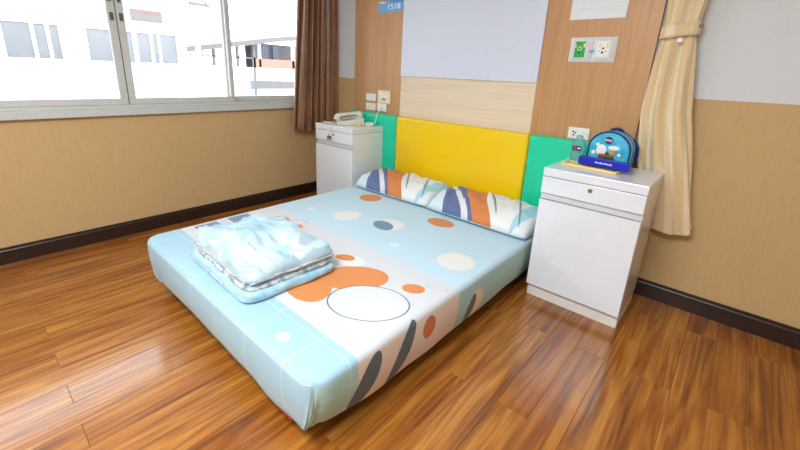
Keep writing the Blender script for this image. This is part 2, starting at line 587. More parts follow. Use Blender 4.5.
HB = 0.112
prof = [(0, 0), (.016, 0), (.016, HB - .022), (.012, HB - .016), (.012, HB - .004), (.008, HB), (0, HB)]
bm = prism([(p[0], p[1]) for p in prof], 'y', RY, -0.0165)
tag(obj('baseboard_left', bm, 'skirting'), 'dark brown skirting board under the window', 'skirting board', kind='structure')
bm = prism([(-p[0], p[1]) for p in prof], 'x', 0.0, RX)
tag(obj('baseboard_back', bm, 'skirting'), 'dark brown skirting board along the head wall', 'skirting board', kind='structure')

# wood panelling on the head wall
PX0, CX0, CX1, PX1, PY = 0.453, 1.055, 2.293, 2.945, -0.04
for n, (a, b_, m, lab) in enumerate(((PX0, CX0, 'panel', 'wood laminate wall panel on the window side of the headboard wall'),
                                     (CX0, CX1, 'cream', 'cream laminate wall panel between the two wood panels'),
                                     (CX1, PX1, 'panel', 'wood laminate wall panel beside the beige curtain'))):
    y = PY if m == 'panel' else PY + .004
    bm = box((a + .0005, y, 0.30), (b_ - .0005, 0.0, RZ), 0.0)
    tag(obj('trim_%d' % (n + 1), bm, m), lab, 'wall panel', kind='structure')

# ------------------------------------------------------------------ window
win = thing('window_1', 'wide white aluminium sliding window beside the brown curtain', 'window', (0, 0, 0), kind='structure')
obj('sill', box((-.2, WY0 - .03, .932), (.035, WY1 + .03, .985), .003), 'alu', win)
obj('frame', box((-.12, WY0, .985), (.022, WY1, 1.008), .002), 'alu', win)
obj('frame', box((-.12, WY0, WZ1 - .04), (.022, WY1, WZ1), .002), 'alu', win)
obj('frame', box((-.12, WY0, 1.008), (.022, WY0 + .04, WZ1 - .04), .002), 'alu', win)
obj('frame', box((-.12, WY1 - .04, 1.008), (.022, WY1, WZ1 - .04), .002), 'alu', win)
def sash(y0, y1, x, sl, sr):
    z0, z1 = 1.009, WZ1 - .041
    s = obj('sash', box((x, y0, z0), (x + .03, y1, z0 + .044), .003), 'alu', win)
    obj('top_rail', box((x, y0, z1 - .045), (x + .03, y1, z1), .003), 'alu', s)
    obj('stile', box((x, y0, z0 + .044), (x + .03, y0 + sl, z1 - .045), .003), 'alu', s)
    obj('stile', box((x, y1 - sr, z0 + .044), (x + .03, y1, z1 - .045), .003), 'alu', s)
    obj('pane', box((x + .013, y0 + sl - .004, z0 + .040), (x + .017, y1 - sr + .004, z1 - .041)), 'glass', s)
    return s
s1 = sash(-3.95, -3.085, -.035, .05, .05)
s2 = sash(-3.090, -1.888, -.010, .045, .048)
s3 = sash(-1.884, -1.070, -.010, .048, .036)
s4 = sash(-1.115, -0.265, -.060, .036, .045)
for z in (1.58, 1.70):
    obj('latch', box((.0205, -1.925, z), (.030, -1.905, z + .05), .002), 'alu_dark', s2)
    obj('latch', box((.0205, -1.868, z), (.030, -1.848, z + .05), .002), 'alu_dark', s3)
obj('gasket', box((-.006, -1.8875, 1.01), (.0215, -1.8845, WZ1 - .042)), 'alu_dark', win)

# ------------------------------------------------------------------ outside
bld = thing('white_building', 'white rendered building across the street with a row of pale windows', 'building', (-5, 0, -6))
def eb(name, y0, y1, z0, z1, x0, x1, m, par, bev=0.0, org=(-5, 0, -6)):
    return obj(name, box((x0 - org[0], y0 - org[1], z0 - org[2]), (x1 - org[0], y1 - org[1], z1 - org[2]), bev), m, par)
eb('wall', -9, .50, -6, 3.3, -8, -5.0, 'ext_wall', bld)
def ewin(y0, y1, splits):
    wn = eb('window', y0, y1, 1.28, 1.82, -5.0, -4.985, 'ext_window', bld)
    for a, b_ in ((y0 - .02, y0 + .015), (y1 - .015, y1 + .02)):
        eb('frame', a, b_, 1.28, 1.84, -4.99, -4.965, 'ext_frame', wn)
    eb('frame', y0, y1, 1.815, 1.845, -4.99, -4.965, 'ext_frame', wn)
    for sp in splits:
        eb('mullion', sp - .022, sp + .022, 1.28, 1.82, -4.99, -4.97, 'ext_frame', wn)
ewin(-2.10, -1.415, (-1.745, -1.565))
ewin(-1.09, -.40, (-.62,))
ewin(-.36, .33, (-.115, .015))
ewin(-3.3, -2.45, (-2.9,))
sg = thing('wall_sign', 'small grey sign with faded red line high on white building', 'sign', (-4.985, -.13, 2.11))
obj('board', box((-.014, -.25, -.095), (.0, .25, .095)), 'ext_sign', sg)
obj('red_stripe', box((.0, -.22, .035), (.004, .22, .070)), 'ext_sign_red', sg)
pa = obj('parapet_wall', box((-4.0, -9, -6), (-3.75, 1.12, 1.30), .02), 'ext_parapet')
tag(pa, 'low bright white parapet wall outside the window', 'parapet')
# far terrace
F = thing('terrace_building', 'distant terrace building with flat roof, posts and orange railing', 'building', (-12, 5, -6))
fo = (-12, 5, -6)
def fb(name, y0, y1, z0, z1, x0=-12.1, x1=-12.0, m='ext_grey', par=F):
    return eb(name, y0, y1, z0, z1, x0, x1, m, par, 0.0, fo)
bm = bmesh.new()
vs_ = []
for y, z in ((2.6, 1.70), (6.9, 2.44), (9.5, 2.80)):
    for dz in (-.08, .10):
        for x in (-15, -11.8):
            vs_.append(bm.verts.new((x - fo[0], y - fo[1], z + dz - fo[2])))
for k in range(2):
    a = vs_[k * 4:k * 4 + 4]; b_ = vs_[k * 4 + 4:k * 4 + 8]
    for i, j in ((0, 1), (1, 3), (3, 2), (2, 0)):
        bm.faces.new((a[i], a[j], b_[j], b_[i]))
bm.faces.new((vs_[0], vs_[1], vs_[3], vs_[2])); bm.faces.new((vs_[8], vs_[9], vs_[11], vs_[10]))
obj('roof', bm, 'ext_grey', F)
for y in (3.0, 3.72, 4.2, 5.15, 5.85):
    fb('post', y - .05, y + .05, -1, 1.72 + (y - 2.6) * .17)
fb('rail', 3.0, 5.9, 1.62, 1.67)
fb('lower_wall', 2.5, 9.5, -6, 1.28, -14.5, -12.05, 'ext_parapet')
rl = fb('railing', 5.78, 9.5, 1.29, 1.64, -12.05, -12.0, 'ext_orange')
fb('back_wall', 6.3, 9.5, 1.28, 2.34, -13.6, -13.5, 'ext_grey')
fb('opening', 6.2, 7.0, 1.50, 2.24, -12.9, -12.8, 'ext_dark')
fb('opening', 7.2, 7.5, 1.50, 2.24, -12.9, -12.8, 'ext_dark')
fb('post', 7.66, 7.78, 1.28, 2.5, m='ext_frame')
fb('post', 6.05, 6.15, 1.28, 2.22, m='ext_frame')
fb('lower_window', 5.58, 9.0, .42, .76, -12.06, -12.03, 'ext_grey')
fb('lower_window', 5.58, 5.80, .44, .74, -12.04, -12.01, 'ext_dark')
pst = obj('utility_post', cyl((-4.6, .56, -6), (-4.6, .56, 2.9), .045), 'ext_frame')
tag(pst, 'slim white post at the corner of the white building', 'post')
brk = thing('wall_bracket', 'grey metal bracket at the corner of white building', 'bracket', (-4.55, .52, 2.35))
obj('arm', box((-.04, -.06, .0), (.04, .30, .05)), 'ext_grey', brk)
obj('strut', cyl((0, -.02, .28), (0, .28, .03), .018), 'ext_grey', brk)
obj('insulator', cyl((0, -.02, .22), (0, -.02, .32), .04), 'ext_dark', brk)
ev = obj('eave', box((-1.15, -6, 2.31), (-.2, 4, 2.46), .01), 'eave')
tag(ev, 'concrete eave over the outside of the window', 'eave', kind='structure')
gr = obj('street', box((-40, -40, -6.2), (-.25, 40, -6.0)), 'eave')
tag(gr, 'grey street surface far below the window', 'street', kind='structure')

cl_ = thing('ceiling_light', 'flat white panel light fitted to the ceiling behind the viewer', 'ceiling light', (2.72, -3.25, RZ))
obj('housing', box((-.78, -.48, -.040), (.78, .48, -.001), .006), 'alu', cl_)
for lo, hi in (((-.79, -.49, -.062), (-.765, .49, -.041)), ((.765, -.49, -.062), (.79, .49, -.041)), ((-.764, -.49, -.062), (.764, -.465, -.041)), ((-.764, .465, -.062), (.764, .49, -.041))):
    obj('rim', box(lo, hi, .003), 'alu', cl_)

# ------------------------------------------------------------------ headboard
hb = thing('headboard', 'padded headboard of yellow and green vinyl panels behind the bed', 'headboard', (1.7, PY, 0.30))
for a, b_, m, lab in ((PX0, 1.073, 'green_pad', 'green padded panel on the window side'), (1.077, 2.318, 'yellow_pad', 'wide yellow padded panel'), (2.322, PX1, 'green_pad', 'green padded panel beside the white cabinet')):
    bm = box((a - 1.7, -.062, 0), (b_ - 1.7, -.0005, .638), .022, 4)
    o = obj('padded_panel', bm, m, hb, True)
    o['label'] = lab

# ------------------------------------------------------------------ cabinets
def cabinet(label, x0, x1, yf, yb, H, lock=True):
    t = thing('bedside_cabinet', label, 'cabinet', ((x0 + x1) / 2, (yf + yb) / 2, 0), group='white bedside cabinets')
    hw, hd = (x1 - x0) / 2, (yb - yf) / 2
    obj('body', box((-hw, -hd + .020, 0.080), (hw, hd, H - .05), .001), 'white_lam', t)
    obj('plinth', box((-hw + .004, -hd + .030, 0), (hw - .004, hd, .080)), 'cab_core', t)
    obj('top', box((-hw, -hd, H - .048), (hw, hd, H), .003), 'white_lam', t)
    dr = obj('drawer', box((-hw + .001, -hd, H - .148), (hw - .001, -hd + .0195, H - .052), .002), 'white_lam', t)
    obj('lock', cyl((0, -hd - .002, H - .082), (0, -hd + .010, H - .082), .012), 'metal', dr)
    obj('handle_channel', box((-hw + .001, -hd + .016, H - .190), (hw - .001, -hd + .0199, H - .148)), 'white_groove', t)
    obj('door', box((-hw + .001, -hd, .085), (hw - .001, -hd + .0195, H - .186), .002), 'white_lam', t)
    lip = obj('handle_lip', box((-hw + .001, -hd - .001, H - .192), (hw - .001, -hd + .0155, H - .186), .001), 'white_groove', t)
    return t
CR = cabinet('white bedside cabinet carrying the turquoise backpack, next to the beige curtain', 2.619, 3.139, -.555, -.118, .83)
CL = cabinet('white bedside cabinet carrying the telephone, near the brown curtain', .405, .925, -.492, -.106, .83)

# ------------------------------------------------------------------ bed
BX0, BX1, BY0, BY1, BZ = .975, 2.585, -2.168, -.115, .345
bed = thing('bed', 'low double bed with printed pale blue and white fitted sheet', 'bed', ((BX0 + BX1) / 2, (BY0 + BY1) / 2, 0))
bc = Vector(bed.location)
R_ = .022
DROP = .223
TUCK = .05
DMAX = R_ * PI / 2 + DROP + TUCK
def over(d, ang):
    """plan offset and drop of the sheet at arc length d past the rim"""
    if d < R_ * PI / 2:
        a = d / R_
        return R_ * math.sin(a), R_ * (1 - math.cos(a))
    d2 = d - R_ * PI / 2
    if d2 < DROP:
        k = d2 / DROP
        return R_ + .006 * math.sin(k * PI) - .022 * k * k, R_ + d2
    k = (d2 - DROP) / TUCK
    return R_ - .022 - .035 * math.sin(k * PI / 2), R_ + DROP + .012 * math.sin(k * PI)
cx0, cx1, cy0, cy1 = BX0 + R_, BX1 - R_, BY0 + R_, BY1 - R_
def axis_pts(a, b_, n):
    s = [-DMAX + i * DMAX / 18 for i in range(18)]
    return [a + q for q in s] + [a + (b_ - a) * i / n for i in range(n + 1)] + [b_ - q for q in reversed(s)]
us, vs2 = axis_pts(cx0, cx1, 70), axis_pts(cy0, cy1, 90)
CRN = .085
def round_corner(p):
    for sx, ex in ((-1, BX0), (1, BX1)):
        for sy, ey in ((-1, BY0), (1, BY1)):
            a, b_ = sx * (p.x - (ex - sx * CRN)), sy * (p.y - (ey - sy * CRN))
            if a > 0 and b_ > 0:
                m = max(a, b_) / math.hypot(a, b_)
                p.x, p.y = ex - sx * CRN + sx * a * m, ey - sy * CRN + sy * b_ * m
    return p
def sheet_pt(u, v):
    return round_corner(sheet_raw(u, v))
def sheet_raw(u, v):
    qx, qy = min(max(u, cx0), cx1), min(max(v, cy0), cy1)
    ox, oy = u - qx, v - qy
    d = math.hypot(ox, oy)
    if d < 1e-6:
        p = Vector((u, v, BZ))
        edge = min(u - cx0, cx1 - u, v - cy0, cy1 - v)
        p.z += .004 * noise.noise(Vector((u * 3, v * 3, 1))) + .0015 * noise.noise(Vector((u * 14, v * 9, 4)))
        return p
    dd = min(d, DMAX)
    dx, dy = ox / d, oy / d
    off, drop = over(dd, 0)
    k = dd / DMAX
    wob = .007 * noise.noise(Vector((u * 4.5, v * 4.5, 9))) * k
    if abs(ox) > 1e-6 and abs(oy) > 1e-6:          # gathered corner
        ang = math.atan2(abs(oy), abs(ox))
        wob += .006 * math.sin(ang * 10) * k
    p = Vector((qx + dx * (off + wob), qy + dy * (off + wob), BZ - drop))
    near = min(qx - cx0, cx1 - qx) + min(qy - cy0, cy1 - qy)
    pull = .085 * k * k * math.exp(-near / .12)
    if oy < -1e-6:
        p.z -= .028 * k * k * math.exp(-((qx - 2.30) / .16) ** 2) - .012 * k * k * math.exp(-((qx - 1.7) / .3) ** 2)
    p.x += pull * (1 if qx < (cx0 + cx1) / 2 else -1)
    p.z += k * k * .016 * noise.noise(Vector((qx * 3.1 + dx, qy * 3.1 + dy, 2)))
    return p
bm = bmesh.new()
lay = bm.loops.layers.uv.new('UVMap')
V = [[bm.verts.new(sheet_pt(u, v) - bc) for u in us] for v in vs2]
for j in range(len(vs2) - 1):
    for i in range(len(us) - 1):
        f = bm.faces.new((V[j][i], V[j][i + 1], V[j + 1][i + 1], V[j + 1][i]))
        for l, (a, b_) in zip(f.loops, ((i, j), (i + 1, j), (i + 1, j + 1), (i, j + 1))):
            l[lay].uv = (us[a], vs2[b_])
obj('mattress_with_sheet', bm, 'sheet', bed, True)
obj('base', box((BX0 + .05 - bc.x, BY0 + .050 - bc.y, .062), (BX1 - .16 - bc.x, BY1 - .05 - bc.y, .16), .01), 'bed_metal', bed)
obj('corner_guard', box((2.33 - bc.x, -2.140 - bc.y, .060), (2.41 - bc.x, -2.110 - bc.y, .12), .006), 'red', bed)
for x in (BX0 + .3, BX1 - .35):
    for y in (BY0 + .3, BY1 - .3):
        obj('leg', cyl((x - bc.x, y - bc.y, 0), (x - bc.x, y - bc.y, .065), .022, .028), 'bed_metal', bed)

# ------------------------------------------------------------------ pillows
def pillow(label, cx, cy, wx, wy, h, rz, tilt, seed):
    o_ = thing('pillow', label, 'pillow', (cx, cy, BZ + .004), rz, group='printed pillows')
    def shell(s, t_, side):
        a, b_ = s * 2 - 1, t_ * 2 - 1
        px = a * (1 - .02 * b_ ** 4) * wx / 2
        py = b_ * (1 - .05 * a ** 4) * wy / 2
        th = max(0, (1 - abs(a) ** 9)) ** .45 * max(0, (1 - abs(b_) ** 2.6)) ** .6
        wr = .016 * noise.noise(Vector((a * 3 + seed, b_ * 3, side))) + .016 * noise.noise(Vector((a * 9 + seed, b_ * 4, side + 5)))
        wr += .006 * math.sin(14 * a + 3 * b_ + 4 * noise.noise(Vector((a * 2, b_ * 2, seed)))) * (1 - abs(a)) ** .5
        z = h * th * (.80 if side else .12) * (1 if side else -1) + wr * th * (1 if side else .2)
        lift = tilt * (b_ * .5 + .5) ** 1.5
        return Vector((px, py, max(z + h * .13 + lift, .002)))
    n1, n2 = 46, 34
    bm = bmesh.new()
    lay = bm.loops.layers.uv.new('UVMap')
    for side in (1, 0):
        G = [[bm.verts.new(shell(i / (n1 - 1), j / (n2 - 1), side)) for i in range(n1)] for j in range(n2)]
        for j in range(n2 - 1):
            for i in range(n1 - 1):
                f = bm.faces.new((G[j][i], G[j][i + 1], G[j + 1][i + 1], G[j + 1][i]))
                for l, (a, b_) in zip(f.loops, ((i, j), (i + 1, j), (i + 1, j + 1), (i, j + 1))):
                    l[lay].uv = (a / (n1 - 1), b_ / (n2 - 1))
    bmesh.ops.remove_doubles(bm, verts=bm.verts, dist=.0006)
    obj('pillowcase', bm, 'pillow', o_, True)
    ln = [shell(s / 40, 0, 1) for s in range(41)]
    obj('seam', tube(ln, .004, 6), 'quilt_under', o_, True)
    return o_
pillow('printed pillow with blue, orange and white blotches, nearer the telephone cabinet', 1.405, -.345, .785, .42, .14, .02, .02, 1.0)
pillow('printed pillow with blue, orange and white blotches, nearer the backpack cabinet', 2.193, -.350, .785, .43, .15, -.02, .02, 7.0)

# ------------------------------------------------------------------ folded quilt
qt = thing('folded_quilt', 'shiny pale blue quilt folded into a pile on the bed', 'quilt', (1.735, -1.845, BZ + .004), -.04)
def slab(w_, d_, z0, h, seed, wr=.012, taper=.0, n=54):
    """soft rounded pile, wrinkled on top"""
    def fn(s, t_):
        a, b_ = s * 2 - 1, t_ * 2 - 1
        # square grid folded over a rounded box: centre is the top, rim is the underside edge
        m = max(abs(a), abs(b_))
        if m < 1e-6:
            return Vector((0, 0, z0 + h))
        top = .74
        if m <= top:
            k = m / top
            px, py = a / top, b_ / top
            hh = 1 - .12 * k ** 6
            zz = z0 + h * hh
            sc = .955
        else:
            k = (m - top) / (1 - top)
            px, py = a / m, b_ / m
            an = k * PI
            zz = z0 + h * (.5 + .38 * math.cos(an)) if k < 1 else z0
            zz = z0 + h * .88 * (.5 + .5 * math.cos(an))
            sc = .955 + .045 * math.sin(an)
        # round the plan corners
        rr = .10
        L = (abs(px) ** 9 + abs(py) ** 9) ** (1 / 9)
        if L > 1:
            px, py = px / L, py / L
        P = Vector((px * sc * w_ / 2, py * sc * d_ / 2, zz))
        q = Vector((P.x * 5 + seed, P.y * 5, seed))
        warp = noise.noise(q * .7)
        wv = abs(noise.noise(Vector(((P.x + P.y * .5) * 3.4 + seed, (P.y - P.x * .6) * 13 + warp * 2.6, seed))))
        side = 1.0 if m <= top else max(0.0, 1 - k * 1.3)
        P.z += (wr * (1.5 - 4.2 * wv) + wr * .9 * noise.noise(q)) * side * (1 if m < top else .6)
        if m > top:
            nn = noise.noise(Vector((P.x * 9 + seed, P.y * 9, P.z * 30)))
            P.x += px * nn * .012 * math.sin(k * PI); P.y += py * nn * .012 * math.sin(k * PI)
        P.z = max(P.z, z0)
        return P
    return grid_mesh(n, n, fn)
obj('lower_fold', slab(.640, .50, 0.0, .050, 3.3, .005), 'quilt_under', qt, True)
obj('middle_fold', slab(.615, .470, 0.0, .026, 5.7, .003), 'quilt_trim', qt, True, loc=(-.010, .006, .042))
obj('middle_fold', slab(.600, .455, 0.0, .026, 1.9, .003), 'quilt_under', qt, True, loc=(-.014, .012, .060))
obj('upper_fold', slab(.625, .475, 0.0, .050, 8.1, .020), 'quilt', qt, True, loc=(-.012, .012, .076))
def rim(w_, d_, z, sides, r, nm, par, seed, off=(0, 0)):
    for k, (p, q) in enumerate(sides):
        pts = []
        for i in range(29):
            t_ = i / 28
            x = p[0] + (q[0] - p[0]) * t_; y = p[1] + (q[1] - p[1]) * t_
            pts.append((x * w_ / 2 + off[0] + .006 * noise.noise(Vector((t_ * 6, seed, k))), y * d_ / 2 + off[1] + .006 * noise.noise(Vector((t_ * 6, seed + 4, k))), z + .006 * noise.noise(Vector((t_ * 5, seed + 2, k)))))
        obj(nm, tube(pts, [r * (.75 + .45 * abs(noise.noise(Vector((i * .7, seed, k))))) for i in range(29)], 8), 'quilt_trim', par, True)
rim(.620, .47, .088, [((-.93, -1), (.95, -1)), ((1, -.95), (1, .9))], .005, 'edge_trim', qt, 2.0, (-.012, .012))
rim(.630, .49, .022, [((-.9, -1.0), (.4, -1.01))], .005, 'edge_trim', qt, 5.0)

# ------------------------------------------------------------------ brown window curtain
def brown_curtain():
    ln = .60
    def fn(s, t_):
        z = .715 + (2.50 - .715) * t_
        y0 = -.553 + .13 * min(t_, .7)
        y = y0 + s * (-.022 - y0)
        ph = s * 2 * PI * 6.0 + .9 * noise.noise(Vector((s * 5, 0, t_ * .8))) * 2
        amp = .040 * (.75 + .5 * noise.noise(Vector((s * 6, 3, t_ * .5))))
        x = .105 + amp * math.sin(ph) + .012 * math.sin(ph * 2.3 + 1) + .065 * max(0, s - .8) / .2
        y += .010 * math.cos(ph)
        z -= (.012 * math.sin(ph) + .015 * s) * (1 - t_)
        return Vector((x, y, z))
    bm = grid_mesh(150, 30, fn)
    o = obj('window_curtain', bm, 'curtain_brown', None, True)
    md = o.modifiers.new('thickness', 'SOLIDIFY'); md.thickness = .004
    return tag(o, 'brown satin curtain hanging at the end of the window', 'curtain')
brown_curtain()

# ------------------------------------------------------------------ beige tied curtain
TB = [(2.58, 2.950, 3.165), (1.73, 2.966, 3.130), (1.62, 2.970, 3.122), (1.56, 2.974, 3.120), (1.50, 2.964, 3.132), (1.33, 2.956, 3.155),
      (1.155, 2.956, 3.182), (.92, 2.985, 3.240), (.70, 3.035, 3.285), (.49, 3.075, 3.330)]
def lerp_tb(z):
    for (z1, a1, b1), (z0, a0, b0) in zip(TB[:-1], TB[1:]):
        if z >= z0:
            k = min(1, (z - z0) / (z1 - z0))
            return a0 + (a1 - a0) * k, b0 + (b1 - b0) * k
    return TB[-1][1], TB[-1][2]
ct = thing('tied_curtain', 'beige woven curtain gathered with a tie beside the wood panel', 'curtain', (3.14, -.065, .48))
def beige(s, t_):
    z = .49 + (2.58 - .49) * t_
    a, b_ = lerp_tb(z)
    th = s * 2 * PI
    tie = math.exp(-((z - 1.59) / .10) ** 2)
    nf = 6
    rip = .28 * math.sin(nf * th + 1.6 * noise.noise(Vector((math.cos(th), math.sin(th), z * 1.1))) * 2) + .05 * math.sin(13 * th + z * 2)
    rip *= 1 - .55 * tie
    rx, ry = (b_ - a) / 2, .048 - .006 * tie
    x = (a + b_) / 2 + rx * math.cos(th) * (1.0 + rip * .25)
    y = -.067 + ry * math.sin(th) * (.86 + rip * 1.25)
    y = max(-.114 if z < .85 else -.125, min(-.006, y))
    if z < .6:
        z += (.6 - z) / .11 * (.018 * math.sin(th * 2 + .6) + .016 * (x - 3.2) / .13)
    return Vector((x - 3.14, y + .065, z - .48))
bm = grid_mesh(168, 60, beige, lambda s, t_: (s, t_), close_u=True)
obj('fabric', bm, 'curtain_beige', ct, True)
bm = grid_mesh(60, 5, lambda s, t_: Vector(((lerp_tb(1.59)[0] + lerp_tb(1.59)[1]) / 2 - 3.14 + .083 * math.cos(s * 2 * PI),
                                              -.002 + (.060 + .004 * math.sin(s * 30)) * math.sin(s * 2 * PI), 1.555 + .065 * t_ + .010 * math.cos(s * 2 * PI) - .48)), lambda s, t_: (s * .6, t_ * .05), close_u=True)
tb = obj('tie_band', bm, 'curtain_beige', ct, True)
md = tb.modifiers.new('thickness', 'SOLIDIFY'); md.thickness = .006
obj('clip', box((-.088, -.078, 1.525 - .48), (-.066, -.060, 1.548 - .48), .004), 'plate', ct)
obj('hook', tube([(-.012, -.03, 1.60 - .48), (-.004, -.040, 1.62 - .48), (.002, -.034, 1.605 - .48)], .004), 'metal', ct)

# ------------------------------------------------------------------ things on the head wall
wb = thing('whiteboard', 'blank lavender white board mounted above the headboard', 'whiteboard', (1.68, PY, 1.287))
obj('panel', box((1.062 - 1.68, -.010, 0), (2.298 - 1.68, .0035, 1.15), .002), 'whiteboard', wb)
obj('bottom_edge', box((1.062 - 1.68, -.0125, 0), (2.298 - 1.68, -.0101, .006)), 'paper', wb)

sn = thing('room_number_sign', 'light blue room number sign reading 1518', 'sign', (.905, PY, 1.865))
obj('plate', box((-.143, -.006, -.048), (.143, -.0005, .048), .002), 'sign', sn)
obj('corner_panel', box((.0, -.0068, .030), (.143, -.0061, .0475)), 'sign_dark', sn)
text_mesh('1518', .062, 'sign_text', 'room_number', sn, (.040, -.0066, -.006), (PI / 2, 0, 0)).scale = (1.25, 1, 1)
obj('caption_line', box((-.128, -.0068, .030), (-.062, -.0061, .038)), 'sign_text', sn)

ps = thing('paper_notice', 'blank white folded paper notice high on the wood panel', 'paper', (2.607, PY, 1.674))
obj('lower_flap', box((-.158, -.006, 0), (.158, -.0005, .062), .001), 'paper', ps)
obj('upper_sheet', box((-.158, -.004, .0625), (.158, -.0005, .40), .001), 'paper', ps)

def bevel_frame(x0, x1, z0, z1, dep, inset, par, m):
    b = bmesh.new()
    def ring(i, y):
        return [b.verts.new((x, y, z)) for x, z in ((x0 + i, z0 + i), (x1 - i, z0 + i), (x1 - i, z1 - i), (x0 + i, z1 - i))]
    r0, r1, r2 = ring(0, -.0005), ring(0, -.004), ring(inset, -dep)
    for A, B in ((r0, r1), (r1, r2)):
        for k in range(4):
            b.faces.new((A[k], A[(k + 1) % 4], B[(k + 1) % 4], B[k]))
    b.faces.new(r2); b.faces.new(r0[::-1])
    return obj('frame', b, m, par)
go = thing('gas_outlet', 'square pale grey wall outlet with bright green insert', 'outlet', (2.547, PY, 1.498))
bevel_frame(-.067, .066, -.073, .073, .022, .026, go, 'gas_frame')
ins = obj('green_insert', box((-.032, -.026, -.046), (.030, -.0221, .048), .001), 'gas_green', go)
for x in (-.036, .020):
    obj('clip', box((x, -.030, .012), (x + .014, -.0262, .036), .001), 'tray', ins)
obj('ring', tube([(-.001 + .011 * math.cos(a), -.028, .006 + .011 * math.sin(a)) for a in [k * PI / 8 for k in range(16)]], .003, 6, True), 'plate', ins)
obj('port', cyl((-.001, -.0285, -.018), (-.001, -.0262, -.018), .006), 'black', ins)
so = thing('power_socket', 'square white socket plate next to the green outlet', 'socket', (2.681, PY, 1.498))
bevel_frame(-.066, .067, -.073, .073, .022, .026, so, 'gas_frame')
ctr = obj('socket_face', box((-.036, -.026, -.040), (.036, -.0221, .046), .002), 'plate', so)
for x in (-.028, .016):
    obj('clip', box((x, -.029, .008), (x + .012, -.0262, .034), .001), 'tray', ctr)
for x, z, r in ((.0, .006, .006), (-.002, -.018, .0065), (-.018, -.010, .003), (.018, -.010, .003)):
    obj('hole', cyl((x, -.0275, z), (x, -.0262, z), r), 'black', ctr)
def cord(name, pts, r, mat, label, cat):
    return tag(obj(name, tube(pts, r, 8), mat, None, True), label, cat)
obj('link_tube', tube([(-.080, -.012, -.006), (-.066, -.024, -.012), (-.048, -.026, -.008)], .004), 'sign', so)

def small_plate(name, label, x0, x1, z0, z1, m, feats):
    t = thing(name, label, 'switch plate' if 'switch' in name else 'socket', ((x0 + x1) / 2, PY, (z0 + z1) / 2))
    hx, hz = (x1 - x0) / 2, (z1 - z0) / 2
    p = obj('plate', box((-hx, -.010, -hz), (hx, -.0005, hz), .003), m, t)
    for (a, b_, wx_, wz_, mm) in feats:
        obj('slot' if mm == 'black' else 'rocker', box((a - wx_, -.0125, b_ - wz_), (a + wx_, -.0101, b_ + wz_), .0005), mm, p)
    return t
small_plate('wall_socket', 'white wall socket behind the clear bottle and backpack', 2.558, 2.690, .943, 1.018, 'plate',
            [(-.035, .010, .004, .006, 'black'), (-.020, .004, .004, .006, 'black'), (-.030, -.012, .005, .005, 'black'), (.025, .010, .004, .006, 'plate_cream'), (.040, .004, .004, .006, 'plate_cream')])
small_plate('light_switch', 'small white switch plate, upper one beside the aged cream plate', .630, .760, 1.044, 1.112, 'plate', [(.012, 0, .014, .022, 'gas_frame')])
small_plate('light_switch', 'small white switch plate directly above telephone', .630, .760, .956, 1.023, 'plate', [(-.018, 0, .012, .020, 'gas_frame'), (.018, 0, .012, .020, 'gas_frame')])
small_plate('call_socket', 'large aged cream socket plate above the telephone cabinet', .788, .948, 1.034, 1.150, 'plate_cream', [(-.028, .015, .018, .022, 'plate'), (.028, .015, .018, .022, 'plate'), (.0, -.022, .022, .005, 'black')])
small_plate('phone_socket', 'white telephone socket plate with cable running down from it', .783, .902, .957, 1.031, 'plate', [(.004, -.008, .012, .012, 'gas_frame'), (.004, -.008, .005, .005, 'black')])

# ------------------------------------------------------------------ things on the telephone cabinet
TZ = .83
ph = thing('telephone', 'off white desk telephone on the cabinet near the brown curtain', 'telephone', (.640, -.270, TZ + .0015), -.62)
ph.scale = (1.12, 1.12, 1.0)
obj('base', prism([(-.11, 0), (.11, 0), (.11, .062), (.095, .068), (-.11, .026)], 'x', -.095, .095, .005), 'phone', ph)
kp = obj('keypad', prism([(-.07, .042), (.03, .0605), (.03, .064), (-.07, .046)], 'x', .005, .075), 'phone_grey', ph)
for i in range(3):
    for j in range(4):
        y = -.06 + j * .026
        z = .046 + (y + .07) * .185
        obj('key', box((.012 + i * .021, y, z - .002), (.028 + i * .021, y + .016, z + .006), .001), 'plate', kp)
hp = [(-.055, -.115, .050), (-.056, -.095, .068), (-.057, -.05, .078), (-.058, .0, .085), (-.058, .05, .091), (-.057, .09, .094), (-.056, .108, .080)]
hs = obj('handset', tube(hp, [.020, .024, .017, .015, .017, .024, .020], 12), 'phone', ph, True)
obj('earpiece', cyl((-.056, .092, .064), (-.056, .096, .094), .027, .023), 'phone', hs)
obj('mouthpiece', cyl((-.055, -.105, .034), (-.055, -.101, .070), .027, .023), 'phone', hs)
helix = []
for i in range(140):
    t_ = i / 139
    x = .455 + .115 * t_
    y = -.425 - .025 * math.sin(t_ * PI)
    helix.append((x + .006 * math.cos(i * 1.1), y, TZ + .0105 + .006 * math.sin(i * 1.1)))
cord('coiled_cord', helix, .0022, 'phone', 'coiled off white cord lying beside the telephone', 'cord')
cord('phone_cable', [(.848, -.056, .970), (.848, -.112, .945), (.846, -.122, .90), (.842, -.128, .842), (.82, -.15, .8345), (.77, -.20, .8345)], .004, 'plate', 'white cable dropping from the socket plate to cabinet top', 'cable')
rg = [( .835 + .045 * math.cos(a), -.205 + .030 * math.sin(a), TZ + .016 + .006 * math.sin(a)) for a in [k * 2 * PI / 32 for k in range(32)]]
tp = obj('cable_coil', tube(rg, .0085, 10, True), 'plate', None, True)
tag(tp, 'white looped cable coil lying on the telephone cabinet', 'cable')
wbk = thing('wooden_block', 'small pale wooden stamp block beside the telephone', 'block', (.805, -.315, TZ + .0015), .3)
obj('block', box((-.035, -.016, 0), (.035, .016, .026), .004), 'wood_small', wbk)
obj('knob', cyl((.012, 0, .0262), (.012, 0, .038), .010, .008), 'wood_small', wbk)
